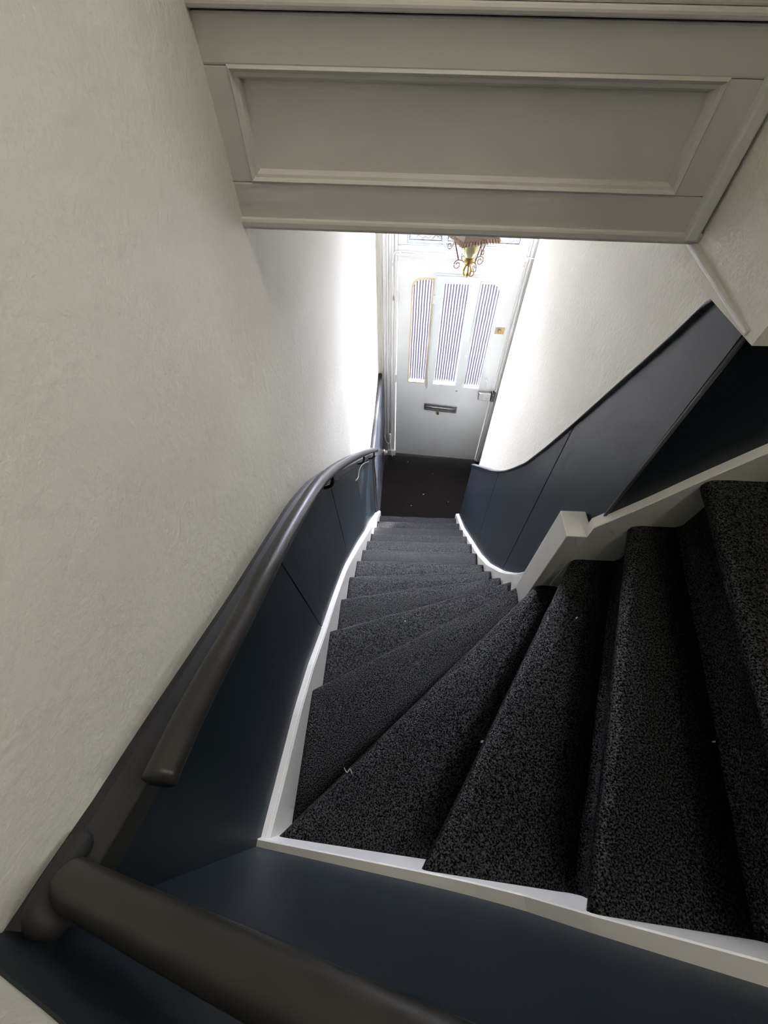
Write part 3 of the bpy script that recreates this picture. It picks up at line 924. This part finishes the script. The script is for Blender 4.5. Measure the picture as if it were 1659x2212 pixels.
# pavement outside
pv = prism('ground', [(-30, 3.56), (30, 3.56), (30, 60), (-30, 60)], -0.25, -0.12, M_PAVE)
tag(pv, kind='structure')

# daylight portals in the glazing
def portal(u0, u1, v0, v1):
    d = bpy.data.lights.new('portal', 'AREA')
    d.shape = 'RECTANGLE'
    d.size = u1 - u0
    d.size_y = v1 - v0
    d.cycles.is_portal = True
    o = bpy.data.objects.new('daylight_portal', d)
    COL.objects.link(o)
    x, y, z = DU, DZ, -DW
    c = dl((u0 + u1) / 2, -0.06, (v0 + v1) / 2)
    # area lights shine along local -Z: that has to be DW (into the hall)
    zz = -DW
    xx = DU
    yy = zz.cross(xx)
    o.matrix_world = Matrix(((xx.x, yy.x, zz.x, c.x), (xx.y, yy.y, zz.y, c.y), (xx.z, yy.z, zz.z, c.z), (0, 0, 0, 1)))
portal(0.08, 0.80, 0.98, 1.98)
portal(0.03, 0.87, 2.20, 2.87)

# ------------------------------------------------------------------ hanging lantern in the entrance
LC = Vector((0.313, 2.315, 2.60))
lan = empty('lantern', LC)
tag(lan, 'brown leather-shaded wrought-iron lantern hanging in front of the transom window', 'lantern')
ang0 = math.radians(-113)
hw = 0.147
cor = [Vector((math.cos(ang0 + i * math.pi / 2) * hw, math.sin(ang0 + i * math.pi / 2) * hw, 0)) for i in range(4)]
def shade_ring(s, z, seg=8, sag=0.0):
    out = []
    for i in range(4):
        a, b = cor[i], cor[(i + 1) % 4]
        for j in range(seg):
            t = j / seg
            p = a.lerp(b, t) * s
            out.append(LC + Vector((p.x, p.y, z + sag * math.sin(math.pi * t))))
    return out
V, F = [], []
prof = [(1.0, 0.0, 0.004), (0.93, 0.02, 0.004), (0.72, 0.085, 0.0), (0.45, 0.15, 0.0), (0.30, 0.175, 0.0)]
rings = [shade_ring(s, z, 8, g) for s, z, g in prof] + [shade_ring(s * 0.965, z - 0.002, 8, g) for s, z, g in reversed(prof)]
rings.append(rings[0])
nn = len(rings[0])
V = [p for r in rings[:-1] for p in r]
m = len(rings) - 1
F = []
for i in range(m):
    for j in range(nn):
        k = (j + 1) % nn
        F.append((i * nn + j, i * nn + k, ((i + 1) % m) * nn + k, ((i + 1) % m) * nn + j))
obj_from('shade', V, F, M_SHADE, lan)
parts = []
for i in range(4):
    a, b = cor[i], cor[(i + 1) % 4]
    for j in range(13):
        t = (j + 0.5) / 13
        p = LC + a.lerp(b, t) + Vector((0, 0, 0.004 * math.sin(math.pi * t)))
        o_ = Vector((p.x - LC.x, p.y - LC.y, 0)).normalized()
        parts.append(rings_raw(tube('', [p - o_ * 0.004 - Vector((0, 0, 0.006)), p + o_ * 0.003, p - o_ * 0.006 + Vector((0, 0, 0.014))], 0.003, None, None, 5, 2, raw=True)))
obj_from('edge_stitching', *join_raw(parts), M_STITCH, lan, True)
lathe('burner', [(0.004, -0.130), (0.022, -0.125), (0.030, -0.112), (0.030, -0.100), (0.024, -0.094), (0.020, -0.088)], LC, M_BRASS, lan)
lathe('glass_chimney', [(0.020, -0.090), (0.034, -0.084), (0.043, -0.062), (0.044, -0.045), (0.036, -0.015), (0.028, 0.01), (0.027, 0.06)], LC, M_AMBER, lan)
lathe('bulb', [(0.004, -0.088), (0.012, -0.080), (0.016, -0.055), (0.010, -0.035), (0.002, -0.028)], LC, M_STITCH, lan, 14)
# iron frame: four arms with scrolls
for i in range(4):
    a = ang0 + i * math.pi / 2 + math.pi / 4
    d = Vector((math.cos(a), math.sin(a), 0))
    top = LC + d * 0.098 + Vector((0, 0, 0.0))
    low = LC + d * 0.062 + Vector((0, 0, -0.098))
    arm = tube('iron_arm', [top, top.lerp(low, 0.5), low], 0.0032, M_IRON, lan, 6, 6, radii=[(0, 0.003), (0.15, 0.0042), (0.3, 0.003), (0.45, 0.0042), (0.6, 0.003), (0.75, 0.0042), (1, 0.003)])
    c = low + d * 0.004 + Vector((0, 0, -0.020))
    sp = [LC + d * 0.022 + Vector((0, 0, -0.118)), LC + d * 0.040 + Vector((0, 0, -0.102))] + spiral(c, d, Vector((0, 0, 1)), 0.023, 0.007, -1.25, 16, math.radians(100))
    tube('scroll', sp, 0.0024, M_IRON, arm, 6, 2)
    c2 = top + d * 0.024 + Vector((0, 0, -0.022))
    tube('hook', [top, top + d * 0.006 + Vector((0, 0, -0.02))] + spiral(c2, -d, Vector((0, 0, -1)), 0.016, 0.006, 1.1, 12, 0.1), 0.0022, M_IRON, arm, 6, 2)
for i in range(3):
    a = ang0 + 0.4 + i * 2 * math.pi / 3
    d = Vector((math.cos(a), math.sin(a), 0))
    tube('finial_claw', [LC + d * 0.008 + Vector((0, 0, -0.125)), LC + d * 0.020 + Vector((0, 0, -0.150)), LC + d * 0.022 + Vector((0, 0, -0.170)), LC + d * 0.012 + Vector((0, 0, -0.185))], 0.006, M_BRASS, lan, 8, 5, radii=[(0, 0.004), (0.6, 0.009), (1, 0.004)])
cs = spiral(LC + Vector((0.022, -0.01, -0.165)), Vector((1, 0, 0)), Vector((0, 0, 1)), 0.018, 0.006, 1.2, 16, math.radians(160))
tube('tail_scroll', [LC + Vector((0.0, 0, -0.13))] + cs, 0.0024, M_IRON, lan, 6, 2)
lathe('top_cap', [(0.055, 0.168), (0.045, 0.19), (0.014, 0.20), (0.008, 0.215)], LC, M_IRON, lan)
links = []
z = 0.215
k = 0
while LC.z + z < 3.135:
    ax = Vector((1, 0, 0)) if k % 2 else Vector((0, 1, 0))
    links.append(rings_raw(tube('', [LC + ax * 0.008 * math.cos(t) + Vector((0, 0, z + 0.012 + 0.014 * math.sin(t))) for t in [2 * math.pi * i / 10 for i in range(11)]], 0.0022, None, None, 5, 1, upv=(0.3, 0.5, 0.2), raw=True)))
    z += 0.023; k += 1
obj_from('chain', *join_raw(links), M_IRON, lan, True)
lathe('ceiling_rose', [(0.045, 0.549), (0.045, 0.538), (0.020, 0.520), (0.006, 0.515)], LC, M_IRON, lan)

# ------------------------------------------------------------------ fill lamp, added out of view to brighten the upper stairwell
LMP = (1.0, 0.16, TOP)
lamp = empty('fill_lamp', LMP)
tag(lamp, 'added opal lamp over the upper landing, unseen, for fill light', 'fill lamp')
def emit_mat():
    m, nt, b = new_mat('fill_lamp_glow')
    b.inputs['Base Color'].default_value = (0.9, 0.88, 0.82, 1)
    b.inputs['Emission Color'].default_value = (1.0, 0.95, 0.88, 1)
    b.inputs['Emission Strength'].default_value = FILL_LAMP
    return m
lathe('fill_lamp_shade', [(0.24, 0.0), (0.24, -0.03), (0.19, -0.06), (0.07, -0.075), (0.005, -0.078)], LMP, emit_mat(), lamp)

# ------------------------------------------------------------------ bits of lint on the carpet
def lint(name, p, size, label, rot=0.0, thread=False):
    x, y, z = p
    if thread:
        pts = [(x - size * 0.5, y + 0.006, z), (x - size * 0.1, y - 0.004, z + 0.003), (x + size * 0.2, y + 0.004, z + 0.002), (x + size * 0.5, y - 0.006, z)]
        o = tube(name, pts, 0.0007, M_LINT, None, 5, 4)
    else:
        V, F = [], []
        c, s = math.cos(rot), math.sin(rot)
        for zz in (0.0, 0.0025):
            for a in range(7):
                an = 2 * math.pi * a / 7
                q = size * (0.7 + 0.5 * random.random())
                px, py = q * math.cos(an), q * 0.5 * math.sin(an)
                V.append((x + c * px - s * py, y + s * px + c * py, z + zz))
        F = [tuple(range(7)), tuple(range(7, 14))] + [(i, (i + 1) % 7, 7 + (i + 1) % 7, 7 + i) for i in range(7)]
        o = obj_from(name, V, F, M_LINT)
    return tag(o, label, 'lint', 'lint specks on the carpet')
lint('lint_scrap', (0.242, 0.130, R * 12 + 0.001), 0.0065, 'white paper scrap on the wide corner step', 0.3)
lint('lint_thread', (-0.107, 0.046, R * 12 + 0.001), 0.022, 'thin pale thread on the nosing near the left corner', 0, True)
lint('lint_scrap', (0.482, 0.412, R * 13 + 0.001), 0.0035, 'tiny white speck on the step beside the newel post', 0.8)
lint('lint_scrap', (0.253, 2.713, 0.001), 0.009, 'pale speck on the entrance floor before the stairs', 0.1)
lint('lint_scrap', (0.591, 0.113, R * 14 + 0.001), 0.003, 'tiny speck on the upper step at the right edge', 0.1)
for x, y, q, lab in ((0.07, 3.19, 0.006, 'pale speck on the entrance floor beside the left door casing'), (0.52, 2.62, 0.005, 'small pale speck on the entrance floor near the right dado'),
                     (0.12, 2.55, 0.005, 'small pale speck on the entrance floor near the bottom left of the stairs'), (0.36, 3.02, 0.004, 'tiny pale speck in the middle of the entrance floor')):
    lint('lint_scrap', (x, y, 0.001), q, lab, x * 5)
lint('lint_scrap', (0.039, 0.584, R * 10 + 0.001), 0.003, 'tiny speck on the narrow winding step left of the newel post', 0.4)
